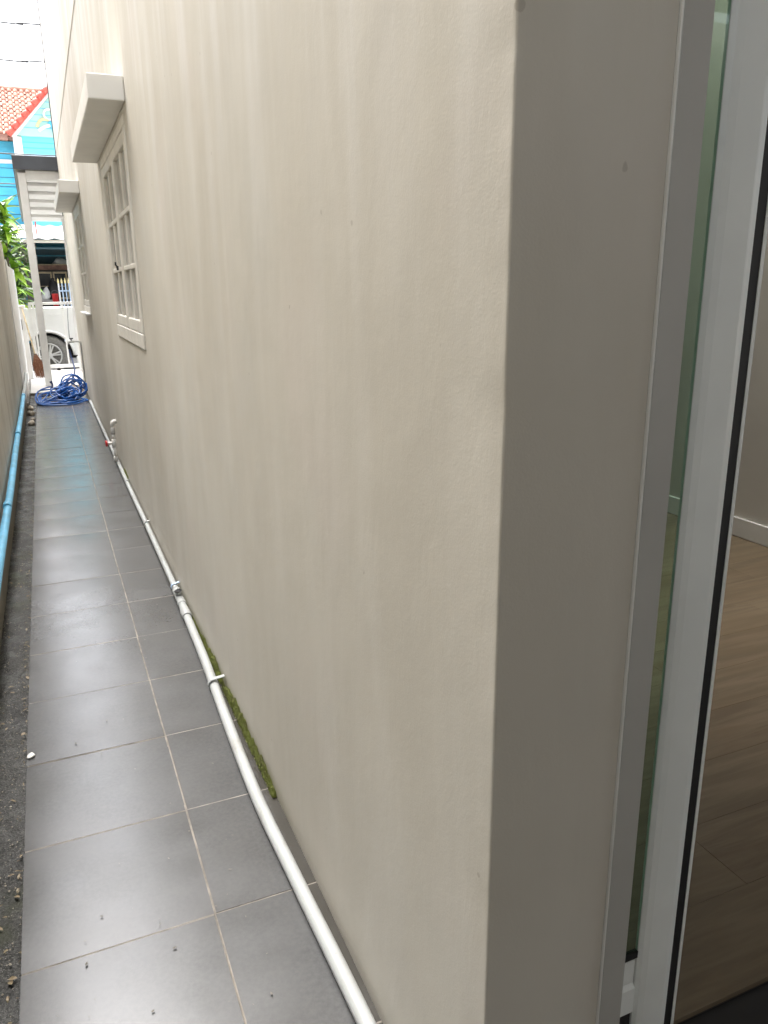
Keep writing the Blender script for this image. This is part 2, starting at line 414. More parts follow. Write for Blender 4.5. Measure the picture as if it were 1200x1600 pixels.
# ------------------------------------------------------------------ HOUSE
house = thing('house', 'long beige plastered house on the right with two small paned windows under hoods', 'house')
WINS = [(2.50, 3.97, 1.085, 2.13), (6.88, 8.05, 1.14, 2.19)]
TOP = 5.7; YEND = 11.2; YN = -.773
def house_wall():
    bm = bmesh.new()
    ys = [-.60, 0, .8, 1.6]; zs = [0-.05, .5]
    for a, b, c, d in WINS: ys += [a, b]; zs += [c, d]
    ys = sorted(set(ys+[5.2, 6.0, 9, 10, YEND])); zs = sorted(set(zs+[2.6, 3.4, 4.4, TOP]))
    def hole(y0, y1, z0, z1):
        return any(y0 >= a-1e-6 and y1 <= b+1e-6 and z0 >= c-1e-6 and z1 <= d+1e-6 for a, b, c, d in WINS)
    def q(*p): bm.faces.new([bm.verts.new(x) for x in p])
    for i in range(len(ys)-1):
        for j in range(len(zs)-1):
            if hole(ys[i], ys[i+1], zs[j], zs[j+1]): continue
            q((0, ys[i], zs[j]), (0, ys[i], zs[j+1]), (0, ys[i+1], zs[j+1]), (0, ys[i+1], zs[j]))
    for a, b, c, d in WINS:
        D = .09
        q((0, a, c), (0, a, d), (D, a, d), (D, a, c)); q((0, b, c), (D, b, c), (D, b, d), (0, b, d))
        q((0, a, c), (D, a, c), (D, b, c), (0, b, c)); q((0, a, d), (0, b, d), (D, b, d), (D, a, d))
    for x0, x1, z0, z1 in ((0, .45, -.05, TOP), (.45, 2.65, 2.35, TOP), (2.65, 6, -.05, TOP)):   # front; unseen opening added to bring light into the room
        q((x0, YEND, z0), (x0, YEND, z1), (x1, YEND, z1), (x1, YEND, z0))
    # near corner and rear pier: rounded, hand finished arris running the full height
    rnd = random.Random(5); N = 420; rows = []
    prof = [(0, -.60), (0, -.70), (0, -.765), (0, -.7695), (.0003, -.7712), (.0010, -.7723), (.0022, -.7729), (.0036, -.773), (.008, -.773), (.06, -.773), (.12, -.773), (.192, -.773)]
    wob = [sum(math.sin(i*f+p)*a for f, p, a in ((.13, 1, .0010), (.41, 2, .0006), (1.1, 0, .0004)))+rnd.uniform(-.0003, .0003) for i in range(N+1)]
    wob = [w*.5 for w in wob]
    for i0, dpt, wd in ((95, .0022, 2), (131, .0016, 3), (168, .0025, 2), (203, .0014, 4), (232, .0024, 2), (150, .0012, 2), (120, .002, 1), (185, .0018, 1)):
        for q in range(-wd, wd+1): wob[i0+q] += dpt*(1-abs(q)/(wd+1))
    for i in range(N+1):
        z = -.05+(TOP+.05)*(i/N); row = []
        for k, (x, y) in enumerate(prof):
            w = wob[i] if 3 <= k <= 7 else (wob[i]*.4 if k in (2, 8) else 0)
            row.append(bm.verts.new((x+w*.7, y+w*.7, z)))
        rows.append(row)
    for i in range(N):
        for k in range(len(prof)-1):
            f = bm.faces.new((rows[i][k], rows[i+1][k], rows[i+1][k+1], rows[i][k+1])); f.smooth = True
    me = bpy.data.meshes.new('wall'); bm.to_mesh(me); bm.free(); me.materials.append(M['wall'])
    o = bpy.data.objects.new('wall', me); COL.objects.link(o); o.parent = house
house_wall()
# rear wall above and beyond the door, roof slab, end
b = MB(); b.box(.192, 2.35, -.771, -.655, 2.22, TOP); b.box(2.35, 6, -.771, -.655, -.05, TOP); b.box(5.9, 6, -.65, YEND-.01, -.05, TOP)
b.build('rear_wall', 'wall', house)
rs_ = MB(); rs_.box(-.02, 6.2, -.9, .6, TOP+.002, TOP+.18); rs_.box(-.02, 6.2, 2.6, YEND+.05, TOP+.002, TOP+.18); rs_.box(-.02, 1.3, .6, 2.6, TOP+.002, TOP+.18); rs_.box(2.75, 6.2, .6, 2.6, TOP+.002, TOP+.18)
rs_.build('roof_slab', 'concrete', house)
MB().prism([(-.0005, 3.19), (-.005, 3.2), (-.005, 3.212), (-.0005, 3.23)], 'y', 1.0, YEND-.02).build('floor_band', 'wall', house)
box('dark_corner_strip', 'wire', house, -.012, -.001, YEND-.012, YEND+.012, 2.4, TOP-.01)  # thin dark grey strip down the far wall corner

def window(y0, y1, z0, z1, canopy):
    a = MB()                                               # outer frame, 4 mm proud of the plaster
    fx0, fx1, t = -.006, .05, .045
    a.box(fx0, fx1, y0+.001, y1-.001, z0+.001, z0+.075, bev=.004); a.box(fx0, fx1, y0+.001, y1-.001, z1-t, z1-.001, bev=.004)
    a.box(fx0, fx1, y0+.001, y0+t, z0+.076, z1-t-.001, bev=.004); a.box(fx0, fx1, y1-t, y1-.001, z0+.076, z1-t-.001, bev=.004)
    ym = (y0+y1)/2
    fr = a.build('window', 'trim', house)
    zA, zB = z0+.078, z1-t-.003
    for s0, s1 in ((y0+t+.003, ym-.002), (ym+.002, y1-t-.003)):
        st = .052; m = MB()
        m.box(-.004, .034, s0, s0+st, zA, zB, bev=.004); m.box(-.004, .034, s1-st, s1, zA, zB, bev=.004)
        m.box(-.003, .033, s0+st, s1-st, zA, zA+.06, bev=.004); m.box(-.003, .033, s0+st, s1-st, zB-.055, zB, bev=.004)
        m.build('sash', 'trim', fr)
        rows = [zA+.06, zA+.06+(zB-zA-.115)*.325, zA+.06+(zB-zA-.115)*.655, zB-.055]
        ymid = (s0+s1)/2
        m = MB()
        for r_ in rows[1:3]: m.box(.000, .028, s0+st+.0005, s1-st-.0005, r_-.013, r_+.013, bev=.004)
        lv = [rows[0]+.0005, rows[1]-.0135, rows[1]+.0135, rows[2]-.0135, rows[2]+.0135, rows[3]-.0005]
        for q in range(3): m.box(.001, .027, ymid-.012, ymid+.012, lv[2*q], lv[2*q+1], bev=.004)
        m.build('glazing_bar', 'trim', fr)
        for q in range(3):
            for c0, c1 in ((s0+st, ymid-.0125), (ymid+.0125, s1-st)):
                box('pane', 'pane', fr, .017, .023, c0-.004, c1+.004, lv[2*q]-.004, lv[2*q+1]+.004)
    cy0, cy1, cz0, cz1, d = canopy
    MB().box(-d, -.0005, cy0, cy1, cz0, cz1, bev=.006, seg=2).build('window_hood', 'canopy', house)
    return fr
w1 = window(*WINS[0], (2.37, 4.22, 2.155, 2.256, .152))
MB().box(-.016, -.005, 3.435, 3.45, 1.48, 1.505, bev=.002).tube([(-.012, 3.442, 1.50), (-.02, 3.442, 1.51), (-.02, 3.442, 1.525)], .005, 6).build('latch', 'black', w1)
w2 = window(*WINS[1], (6.55, 8.55, 2.222, 2.33, .176))
MB().box(-.055, -.007, 6.9, 8.03, 1.135, 1.152, bev=.004).build('sill', 'white', w2)

# ---- rear door: jamb, sliding leaf, interior
jb = MB(); jb.box(.1955, .238, -.776, -.722, .10, 2.215, bev=.002); jb.box(.24, 2.345, -.776, -.70, 2.17, 2.217, bev=.002)

jamb = jb.build('door_frame', 'jamb', house)
MB().box(.1925, .1952, -.7775, -.772, .215, 2.21, bev=.0008).build('sealant_bead', 'bead', jamb)
prof = [(.328, -.7005), (.328, -.7065), (.334, -.7115), (.345, -.714), (.383, -.7155), (.386, -.715), (.3998, -.7095), (.3998, -.7005)]
door = MB().prism(prof, 'z', .105, 2.165).build('sliding_door', 'alu', house)
MB().prism([(.4, -.7085), (.4165, -.7085), (.4165, -.68), (.4, -.68)], 'z', .105, 2.165).build('seal', 'black', door)
MB().prism([(.4168, -.7095), (.4225, -.7095), (.4225, -.68), (.4168, -.68)], 'z', .105, 2.165).build('edge_lip', 'alu', door)
box('glass', 'glass', door, .12, .3275, -.7055, -.7015, .3225, 2.12)
box('gasket', 'black', door, .12, .3275, -.7075, -.7005, .309, .3222)
MB().prism([(-.714, .205), (-.714, .255), (-.7085, .262), (-.7085, .3085), (-.6995, .3085), (-.6995, .205)], 'x', .12, .3215).build('bottom_rail', 'alu', door)
box('bottom_black_strip', 'black', door, .12, .3275, -.703, -.690, .105, .2045)  # black strip filling the gap below the bottom rail

rm = MB(); rm.box(2.75, 2.86, -.65, YEND-.01, .05, 2.7); 
ya = -.0
for a_, b_, c_, d_ in WINS+[(YEND-.01, 0, 0, 0)]:
    rm.box(.092, .115, ya, a_, .05, 2.7)
    if b_: rm.box(.092, .115, a_, b_, .05, c_); rm.box(.092, .115, a_, b_, d_, 2.7)
    ya = b_

iw = rm.build('interior_wall', 'roomwall', house)
MB().box(2.737, 2.7495, -.64, 11.1, .1005, .20, bev=.003).build('skirting', 'skirting', iw)
cl_ = MB(); cl_.box(.1, 2.75, -.65, .6, 2.62, 2.68); cl_.box(.1, 2.75, 2.6, 11.15, 2.62, 2.68); cl_.box(.1, 1.3, .6, 2.6, 2.62, 2.68)
cl_.build('ceiling', 'roomwall', house)
added_well = MB(); added_well.box(1.25, 1.3, .55, 2.65, 2.681, TOP); added_well.box(.9, 2.86, .55, .6, 2.681, TOP); added_well.box(.9, 2.86, 2.6, 2.65, 2.681, TOP); added_well.box(2.75, 2.86, .6, 2.6, 2.7, TOP)  # unseen shaft added to let sky light brighten the room
added_well.build('added_light_well', 'roomwall', house)
rf = tag(box('room_floor', 'dark', None, .10, 2.75, -.69, 11.15, .02, .0895), kind='structure')
k = 0; y = -.69
while y < 2.6:
    x = .10 - (k*.47) % 1.2
    while x < 2.74:
        a0, a1 = max(x, .118), min(x+1.2, 2.737)
        if a1-a0 > .05: MB().box(a0+.0003, a1-.0003, y+.0003, min(y+.192, 2.6)-.0003, .0895, .10, bev=.0005).build('plank', 'wood', rf)
        x += 1.2
    y += .192; k += 1
tag(box('door_threshold', 'black', None, .24, 2.345, -.774, -.691, .03, .089), kind='structure')

# unseen roof and back wall added behind the lens to shade the rear pier
box('added_yard_roof', 'concrete', house, -.70, 6, -3.2, -.80, 2.62, 2.70)
yw = tag(box('added_yard_wall', 'white', None, -.775, 6, -3.4, -3.3, -.3, 2.615), 'unseen white wall added behind the lens to control light on the rear pier', 'wall')

# ------------------------------------------------------------------ LEFT WALLS
nb = thing('boundary_wall', 'stained brownish plaster wall along the left side of the gutter', 'wall')
box('wall', 'stain', nb, -1.05, -.775, -3.3, 8.87, -.3, 1.9)
MB().box(-.776, -.764, -3.3, 8.85, -.3, .20, bev=.004).build('footing', 'stain', nb)

lw = thing('low_wall', 'white wall with a curved step at the far left end of the alley', 'wall')
pr_ = [(8.875, -.3), (8.875, 1.73)]
for i in range(7):
    a = i/6*math.pi/2; pr_.append((8.875+.42*math.sin(a)**1, 1.73-.06*(1-math.cos(a))))
pr_ += [(11.75, 1.68), (11.82, 1.66), (11.85, 1.60), (11.85, -.3)]
MB().prism(pr_, 'x', -.92, -.762).build('wall', 'white', lw)
MB().prism([(8.9, .0), (11.85, .0), (11.85, .06), (8.9, .06)], 'x', -.7615, -.735).build('plinth', 'concrete', lw)

gp = thing('gate_pillar', 'white square gate pillar with a black latch beside the broom', 'pillar')
MB().box(-.83, -.70, 12.30, 12.43, -.3, 1.13, bev=.008).build('post', 'white', gp)
MB().box(-.845, -.685, 12.28, 12.45, 1.131, 1.165, bev=.008).build('cap', 'white', gp)
lt = MB(); lt.box(-.79, -.765, 12.285, 12.299, .79, .95, bev=.003); lt.tube([(-.778, 12.28, .82), (-.778, 12.26, .84), (-.778, 12.26, .90), (-.778, 12.28, .92)], .008, 6)
lt.build('latch', 'black', gp)

nh = thing('added_sky_blocker', 'unseen plain beige house added behind the boundary wall to block sky light', 'house')  # out of view, added to cut the sky light reaching the alley
box('wall', 'stain', nh, -9, -2.8, -4, 13.0, -.3, 6.6)
box('roof', 'terr', nh, -9.2, -2.6, -4.2, 13.2, 6.602, 6.8)
box('unseen_wing', 'stain', nh, -2.79, -.80, 5.6, 8.6, 1.905, 3.7)  # unseen wing, sized to limit the sky's reflection in the tiles

# ------------------------------------------------------------------ PIPES
def pvc_pipe():
    p = thing('drain_pipe', 'white PVC pipe lying along the foot of the beige wall', 'pipe')
    big = [(-.030, -1.3, .018), (-.034, -.5, .018), (-.048, 0, .018), (-.057, .35, .018), (-.048, .8, .018), (-.034, 1.25, .019), (-.029, 1.70, .024)]
    MB().tube(catmull(big, 6), .0168, 16).build('pipe', 'pvc', p)
    small = [(-.024, 1.98, .024), (-.022, 3, .022), (-.024, 4.2, .022), (-.021, 5.4, .022), (-.022, 7, .022), (-.020, 9.05, .022)]
    MB().tube(catmull(small, 6), .0142, 14).build('pipe', 'pvc', p)
    # reducer, then a tee; black disc stands in for the shade inside its branch
    MB().tube([(-.0295, 1.655, .026), (-.029, 1.66, .026), (-.0288, 1.72, .026), (-.028, 1.735, .026), (-.027, 1.79, .025), (-.027, 1.82, .025)],
              [.0182, .021, .021, .020, .016, .016], 16).build('reducer', 'pvc', p)
    t = MB(); t.tube([(-.027, 1.80, .025), (-.027, 1.803, .025), (-.0265, 1.83, .025), (-.026, 1.83, .025), (-.025, 1.955, .025), (-.025, 1.957, .025), (-.024, 1.985, .024), (-.024, 1.99, .024)],
                     [.0168, .0198, .0198, .0178, .0178, .0198, .0198, .0168], 16)
    t.tube([(-.026, 1.89, .034), (-.030, 1.885, .062)], [.0145, .0165], 16, caps=False)
    tee = t.build('tee', 'pvc', p)
    MB().tube([(-.0303, 1.885, .060), (-.0302, 1.885, .0606)], .0148, 16).build('mouth', 'black', tee)
    def clip(y, x, r, m):
        c = MB(); pts = [(x-r*math.cos(a)*1.0, y, .025+r*math.sin(a)) for a in [math.pi*i/10-.5 for i in range(8)]]
        pts.append((-.002, y, .025+r+.004))
        q = MB()
        for a, b_ in zip(pts[:-1], pts[1:]): q.obox(a, b_, .018, .003, upv=(0, 0, 1) if abs(a[0]-b_[0]) > abs(a[2]-b_[2]) else (1, 0, 0))
        q.build('clip', m, p)
    clip(1.03, -.042, .0185, 'pvc'); clip(2.04, -.024, .0165, 'bluewhite'); clip(3.15, -.022, .0155, 'pvc'); clip(4.3, -.024, .0155, 'pvc')
pvc_pipe()

rs = thing('valve_riser', 'short white PVC riser with a red tap handle on the beige wall', 'valve')
x, y = -.036, 5.06
MB().tube([(x, y, .042), (x, y, .155)], .0125, 12).tube([(x, y, .20), (x, y, .262)], .0125, 12).tube([(x, y, .262), (x, y, .33)], .0125, 12).build('pipe', 'canopy', rs)
MB().tube([(x, y, .034), (x, y, .036), (x, y, .07), (x, y, .072)], [.014, .0175, .0175, .014], 12).build('socket', 'canopy', rs)
vb = MB().tube([(x, y, .15), (x, y, .153), (x, y, .21), (x, y, .213)], [.014, .019, .019, .014], 12).tube([(x, y, .182), (x-.05, y, .182)], .012, 10).build('valve_body', 'canopy', rs)
MB().tube([(x-.05, y, .182), (x-.052, y, .182), (x-.066, y, .182), (x-.068, y, .182)], [.016, .026, .026, .016], 12).build('handle', 'red', vb)
MB().tube([(x, y, .255), (x, y, .257), (x, y, .30), (x, y, .302)], [.014, .0168, .0168, .014], 12).build('coupling', 'pvcgrey', rs)
MB().tube([(x, y, .315), (x, y, .316), (x, y, .335), (x+.004, y, .348), (x+.014, y, .355), (x+.034, y, .356)], [.0135, .0165, .0165, .017, .0165, .0165], 12).build('elbow', 'canopy', rs)

bp = thing('blue_pipe', 'blue PVC pipe running low along the stained left wall', 'pipe')
xb = -.7435
path = [(xb, -2.5, .235), (xb, 0, .235), (xb-.002, 2, .238), (xb+.002, 3.5, .246), (xb-.003, 5, .25), (xb+.001, 6.6, .262), (xb-.004, 8.0, .27)]
MB().tube(catmull(path, 6), .0205, 14).build('pipe', 'bluepvc', bp)
MB().tube(catmull([(xb-.004, 8.0, .27), (xb, 8.7, .278), (xb+.004, 9.3, .30), (xb+.002, 9.9, .33)], 5), .0195, 14).build('pipe', 'pvc', bp)
for y in (1.55, 3.05, 5.4, 7.9):
    z = .235+.035*max(0, y)/8+(.004 if y > 2.5 else 0)
    MB().tube([(xb-.001, y-.035, z), (xb-.001, y-.033, z), (xb-.001, y+.033, z), (xb-.001, y+.035, z)], [.0205, .0222, .0222, .0205], 14).build('coupling', 'bluepvc', bp)

# ------------------------------------------------------------------ GARDEN TAP, HOSE, CORD
tp = thing('garden_tap', 'wall tap on a thin upright pipe at the far end of the beige wall', 'tap')
MB().tube(catmull([(-.012, 10.2, .012), (-.012, 10.2, .4), (-.012, 10.2, .66), (-.02, 10.2, .695), (-.06, 10.2, .70), (-.105, 10.2, .70)], 5), .0105, 10).build('pipe', 'pvcgrey', tp)
MB().tube([(-.095, 10.2, .70), (-.097, 10.2, .70), (-.145, 10.2, .70), (-.16, 10.2, .692), (-.165, 10.2, .67)], [.011, .016, .016, .014, .012], 10).build('spout', 'pvcgrey', tp)
MB().tube([(-.125, 10.2, .712), (-.125, 10.2, .735)], .006, 8).box(-.15, -.10, 10.192, 10.208, .735, .75, bev=.003).build('handle', 'black', tp)

hs = thing('garden_hose', 'tangled blue garden hose heaped on the tiles and joined to the wall tap', 'hose')
rnd = random.Random(21); pts = []
def loop(cx, cy, cz, rx, rz, nrm, a0, turns=1., n=9, lift=0.):
    nrm = Vector(nrm).normalized(); u = Vector((1, 0, 0)); u = (u-nrm*u.dot(nrm)).normalized(); v = nrm.cross(u)
    if v.z < 0: v = -v
    for i in range(int(n*turns)):
        a = a0+2*math.pi*i/n
        p = Vector((cx, cy, cz))+u*rx*math.cos(a)+v*rz*math.sin(a)+Vector((rnd.uniform(-.012, .012), rnd.uniform(-.02, .02), rnd.uniform(-.01, .01)))
        p.z = max(p.z, .013); p.x = min(max(p.x, -.665), -.022); pts.append(p)
MB().tube(catmull([(-.165, 10.2, .668), (-.168, 10.2, .60), (-.150, 10.15, .48), (-.135, 10.0, .36), (-.15, 9.8, .30), (-.18, 9.62, .27)], 6), .0115, 8).build('lead', 'hosedark', hs)
MB().tube([(-.165, 10.2, .60), (-.165, 10.2, .605), (-.164, 10.2, .66), (-.164, 10.2, .665)], [.012, .017, .017, .012], 10).build('connector', 'black', hs)
pts.append(Vector((-.18, 9.62, .27)))
for i in range(6):      # loose loops standing against the wall
    loop(-.175+rnd.uniform(-.05, .03), 9.5+rnd.uniform(-.15, .15), .155+rnd.uniform(-.03, .03), .125+rnd.uniform(-.03, .03), .125+rnd.uniform(-.03, .035), (rnd.uniform(-.5, .5), -1, rnd.uniform(.2, .8)), rnd.uniform(0, 6), 1.3)
for i in range(8):      # tight bundle in the middle
    loop(-.30+rnd.uniform(-.06, .06), 9.35+rnd.uniform(-.15, .1), .10+rnd.uniform(-.03, .04), .11+rnd.uniform(-.04, .05), .095+rnd.uniform(-.03, .04), (rnd.uniform(-.9, .6), -1, rnd.uniform(.3, 1.6)), rnd.uniform(0, 6), 1.25)
for i in range(6):      # slack loops spreading to the left
    loop(-.42+rnd.uniform(-.07, .06), 9.25+rnd.uniform(-.12, .12), .06+rnd.uniform(-.02, .03), .16+rnd.uniform(-.05, .05), .19+rnd.uniform(-.05, .05), (rnd.uniform(-.2, .2), -.55, 1.3), rnd.uniform(0, 6), 1.2)
for i in range(3):      # flat loops nearest the lens
    loop(-.345, 9.2+.03*i, .02+.012*i, .305-.05*i, .30-.06*i, (0, -.02, 1), 3.0+i, 1.15, 14)
MB().tube(catmull(pts, 5), .0095, 7).build('coil', 'hose', hs)
e = catmull([(-.50, 9.35, .08), (-.47, 9.45, .13), (-.44, 9.5, .20), (-.45, 9.5, .235), (-.455, 9.5, .25)], 4)
MB().tube(e, [.0115]*(len(e)-5)+[.018]*5, 8).build('nozzle', 'hosedark', hs)

cord = MB().tube(catmull([(-.02, 13.62, 1.19), (-.06, 12.8, 1.02), (-.10, 11.8, .85), (-.13, 10.8, .735), (-.13, 10.22, .725)], 6), .007, 6).build('cord', 'wire')
tag(cord, 'thin dark cord hanging from the white gate down to the wall tap', 'cord')

# ------------------------------------------------------------------ CARPORT
cp = thing('carport', 'white steel carport with a slatted roof at the far end of the alley', 'carport')
MB().box(-.532, -.43, 11.16, 11.26, .012, 2.955, bev=.005).build('post', 'steelwhite', cp)
MB().box(.035, .085, 13.28, 13.33, .012, 2.56, bev=.004).build('post', 'steelwhite', cp)
def rz_(y): return 2.975-(y-11.2)*.198
MB().prism([(11.16, 2.865), (11.26, 2.845), (11.26, 2.965), (11.16, 2.985)], 'x', -.428, 2.4).build('beam', 'steelwhite', cp)
MB().obox((-.48, 11.265, rz_(11.265)-.055), (-.48, 13.55, rz_(13.55)-.055), .10, .09, bev=.004).build('beam', 'steelwhite', cp)
y = 11.29
while y < 13.5:
    MB().prism([(y, rz_(y)-.035), (y+.235, rz_(y+.235)-.035), (y+.25, rz_(y+.25)+.0), (y-.015, rz_(y-.015)+.0)], 'x', -.425, 2.4).build('roof_slat', 'slat', cp)
    y += .385
MB().prism([(11.1, rz_(11.1)+.012), (13.62, rz_(13.62)+.012), (13.62, rz_(13.62)+.03), (11.1, rz_(11.1)+.03)], 'x', -.56, 2.45).build('roof_sheet', 'slatdark', cp)
fs = MB(); fs.box(-.578, 2.45, 11.06, 11.085, 2.985, 3.165, bev=.004); fs.box(-.578, 2.45, 11.0855, 11.12, 2.985, 3.0)
fs.prism([(11.086, 2.99), (13.62, rz_(13.62)-.0), (13.62, rz_(13.62)+.14), (11.086, 3.165)], 'x', -.578, -.562)
fs.build('fascia', 'fascia', cp)

# ------------------------------------------------------------------ GATE
gt = thing('gate', 'low white steel gate with thin upright bars in front of the pickup', 'gate')
gy = 13.65
MB().box(-.66, 1.9, gy-.02, gy+.02, 1.145, 1.19, bev=.004).build('rail', 'steelwhite', gt)
MB().box(-.66, 1.9, gy-.02, gy+.02, .055, .115, bev=.004).build('rail', 'steelwhite', gt)
for xx, w in ((-.64, .05), (-.585, .03), (-.115, .028), (.40, .028), (.92, .028), (1.45, .028), (1.88, .04)):
    MB().box(xx-w/2, xx+w/2, gy-.014, gy+.014, .1155, 1.1445).build('bar', 'steelwhite', gt)
MB().tube([(-.3, gy-.012, .024), (-.3, gy+.012, .024)], .03, 14).build('wheel', 'black', gt)
MB().tube([(1.5, gy-.012, .024), (1.5, gy+.012, .024)], .03, 14).build('wheel', 'black', gt)

br = thing('broom', 'long handled brown broom leaning against the white gate pillar', 'broom')
MB().tube([(-.735, 12.26, 1.13), (-.645, 12.20, .50), (-.628, 12.18, .36)], .012, 8).build('handle', 'bamboo', br)
bm_ = MB(); rnd = random.Random(4)
for i in range(90):
    a, q = rnd.uniform(0, 6.28), rnd.random()**.5
    top = Vector((-.630+.016*q*math.cos(a), 12.185+.012*q*math.sin(a), .42)); bot = Vector((-.585+.085*q*math.cos(a), 12.15+.035*q*math.sin(a), .03+rnd.uniform(0, .05)))
    mid = (top+bot)/2+Vector((.03*q*math.cos(a), 0, .02)); bm_.tube([top, mid, bot], [.004, .005, .003], 4)
bm_.build('bristles', 'broom', br)
MB().tube([(-.632, 12.187, .42), (-.626, 12.184, .37)], .02, 10).build('binding', 'bark', br)

# ------------------------------------------------------------------ PICKUP
def pickup():
    p = thing('pickup_truck', 'white pickup truck parked across the street end behind the gate', 'truck')
    y0, y1, gz = 15.0, 16.75, -.20
    cx, wz, ar = -.42, .175, .445
    def side(extra_x0, extra_x1, zlo, ztop, c, n=14):
        pts_ = [(extra_x0, zlo), (c-ar, zlo)]
        pts_ += [(c-ar*math.cos(math.pi*i/n), wz+ar*math.sin(math.pi*i/n)) for i in range(0, n+1)]
        pts_ += [(c+ar, zlo), (extra_x1, zlo), (extra_x1, ztop), (extra_x0, ztop)]
        return pts_
    bed = MB(); bed.prism(side(-1.62, .24, .17, 1.06, cx), 'y', y0, y0+.08); bed.prism(side(-1.62, .24, .17, 1.06, cx), 'y', y1-.08, y1)
    bed.box(-1.62, -1.56, y0+.08, y1-.08, .35, 1.06); bed.box(.18, .24, y0+.08, y1-.08, .35, 1.06); bed.box(-1.56, .18, y0+.08, y1-.08, .62, .67)
    bed.build('bed', 'truck', p)
    MB().tube([(cx+ar*1.03*math.cos(a), y0-.004, wz+ar*1.03*math.sin(a)) for a in [math.pi*i/16 for i in range(17)]], .028, 8).build('arch_flare', 'truck', p)
    cab = [(.26, .17), (.26, 1.06), (.34, 1.62), (1.55, 1.66), (2.25, 1.10), (3.35, .98), (3.42, .35), (3.2, .17), (3.05+.0, .17)]
    cab += [(2.62+ar*math.cos(math.pi*i/12), wz+ar*math.sin(math.pi*i/12)) for i in range(0, 13)] + [(2.62-ar, .17)]
    MB().prism(cab, 'y', y0+.01, y1-.01).build('cab', 'truck', p)
    for yy in (y0+.004, y1-.012):
        for w in ([(.44, 1.10), (.48, 1.54), (1.0, 1.56), (1.0, 1.10)], [(1.06, 1.10), (1.06, 1.56), (1.5, 1.57), (2.02, 1.12)]):
            MB().prism(w, 'y', yy, yy+.008).build('side_window', 'carglass', p)
    for zz in (.93,): MB().box(-1.6, 3.3, y0-.006, y0-.0005, zz, zz+.012).build('crease', 'truck', p)
    MB().box(.06, 2.1, y0-.10, y0+.05, -.02, .15, bev=.02).build('side_step', 'truck', p)
    MB().box(-1.72, -1.625, y0+.02, y1-.02, .2, .45, bev=.03).build('bumper', 'rim', p)
    MB().box(-1.635, -1.55, y0-.008, y0-.001, .62, .98, bev=.002).build('tail_light', 'red', p)
    MB().box(-1.5, 3.1, y0+.25, y1-.25, .1, .34).build('chassis', 'black', p)
    for wx in (cx, 2.62):
        for yy, s in ((y0+.03, -1), (y1-.03, 1)):
            R_ = .372; q = lambda r, dy: None
            ty = MB(); n = 28
            prof_ = [(.235, .02), (.25, 0), (.345, 0), (.372, .03), (.372, .19), (.345, .22), (.235, .22)]
            rings = []
            for r_, d in prof_:
                rings.append([ty.bm.verts.new((wx+r_*math.cos(2*math.pi*i/n), yy-s*d, wz+r_*math.sin(2*math.pi*i/n))) for i in range(n)])
            for A, B in zip(rings[:-1], rings[1:]):
                for i in range(n): ty.bm.faces.new((A[i], A[(i+1) % n], B[(i+1) % n], B[i])).smooth = True
            wheel = ty.build('wheel', 'tyre', p)
            rm_ = MB(); rm_.tube([(wx+.222*math.cos(2*math.pi*i/24), yy-s*.012, wz+.222*math.sin(2*math.pi*i/24)) for i in range(24)], .016, 6, close=True)
            for i in range(6):
                for da in (-.13, .13):
                    a = 2*math.pi*i/6+da+.2
                    rm_.obox((wx+.05*math.cos(a), yy-s*.022, wz+.05*math.sin(a)), (wx+.215*math.cos(a), yy-s*.014, wz+.215*math.sin(a)), .026, .02, upv=(0, 1, 0))
            rm_.tube([(wx, yy-s*.03, wz), (wx, yy-s*.01, wz)], .062, 14)
            rm_.build('rim', 'rim', wheel)
            MB().tube([(wx, yy-s*.07, wz), (wx, yy-s*.075, wz)], .23, 20).build('brake_disc', 'tyre', wheel)
pickup()

# ------------------------------------------------------------------ PICKET FENCE ACROSS THE STREET
pf = thing('picket_fence', 'short white steel fence with yellow spear tips beyond the pickup', 'fence')
for i in range(12):
    xx = -.012+.078*i; w = .024 if i else .034
    p_ = MB().box(xx-w/2, xx+w/2, 19.52-w/2, 19.52+w/2, -.1, 1.55).build('picket', 'bluewhite' if i else 'steelwhite', pf)
    c = MB(); q = [(xx-.018, 1.551), (xx+.018, 1.551), (xx+.022, 1.60), (xx, 1.68), (xx-.022, 1.60)]; c.prism(q, 'y', 19.505, 19.535); c.build('tip', 'yellow', p_)
MB().box(-.03, .9, 19.50, 19.507, 1.36, 1.39).build('rail', 'bluewhite', pf)
MB().box(-.03, .9, 19.50, 19.507, .2, .23).build('rail', 'bluewhite', pf)

# ------------------------------------------------------------------ TOWNHOUSE OPPOSITE
th = thing('townhouse', 'bright blue townhouse with red tiled roof across the street', 'house')
FY = 24.0
MB().box(-9, -.62, FY, FY+.2, -.3, 5.35).build('wall', 'cyan', th)
MB().box(-.40, 6, FY-.5, FY+.2, 2.35, 5.42).build('wall', 'cyan2', th)
MB().box(-9, 6, FY+6, FY+6.2, -.3, 5.3).build('wall', 'cyan', th)
MB().box(-9.0, -8.8, FY+.2, FY+6, -.3, 5.3).build('wall', 'cyan', th); MB().box(5.8, 6, FY+.2, FY+6, -.3, 5.3).build('wall', 'cyan', th)
MB().box(-.62, -.401, FY-.56, FY-.0, -.3, 5.40, bev=.006).build('pilaster', 'steelwhite', th)
for zz in (4.78,): MB().box(-9, -.622, FY-.05, FY-.001, zz, zz+.10, bev=.004).build('string_course', 'steelwhite', th)
for zz in (5.02, 4.66, 4.42, 4.18, 3.94, 3.70, 3.46): MB().box(-9, -.622, FY-.014, FY-.001, zz, zz+.012).build('siding_joint', 'teal', th)
for zz in (5.13, 5.27): MB().box(-.398, 6, FY-.512, FY-.501, zz, zz+.014).build('siding_joint', 'cyan', th)
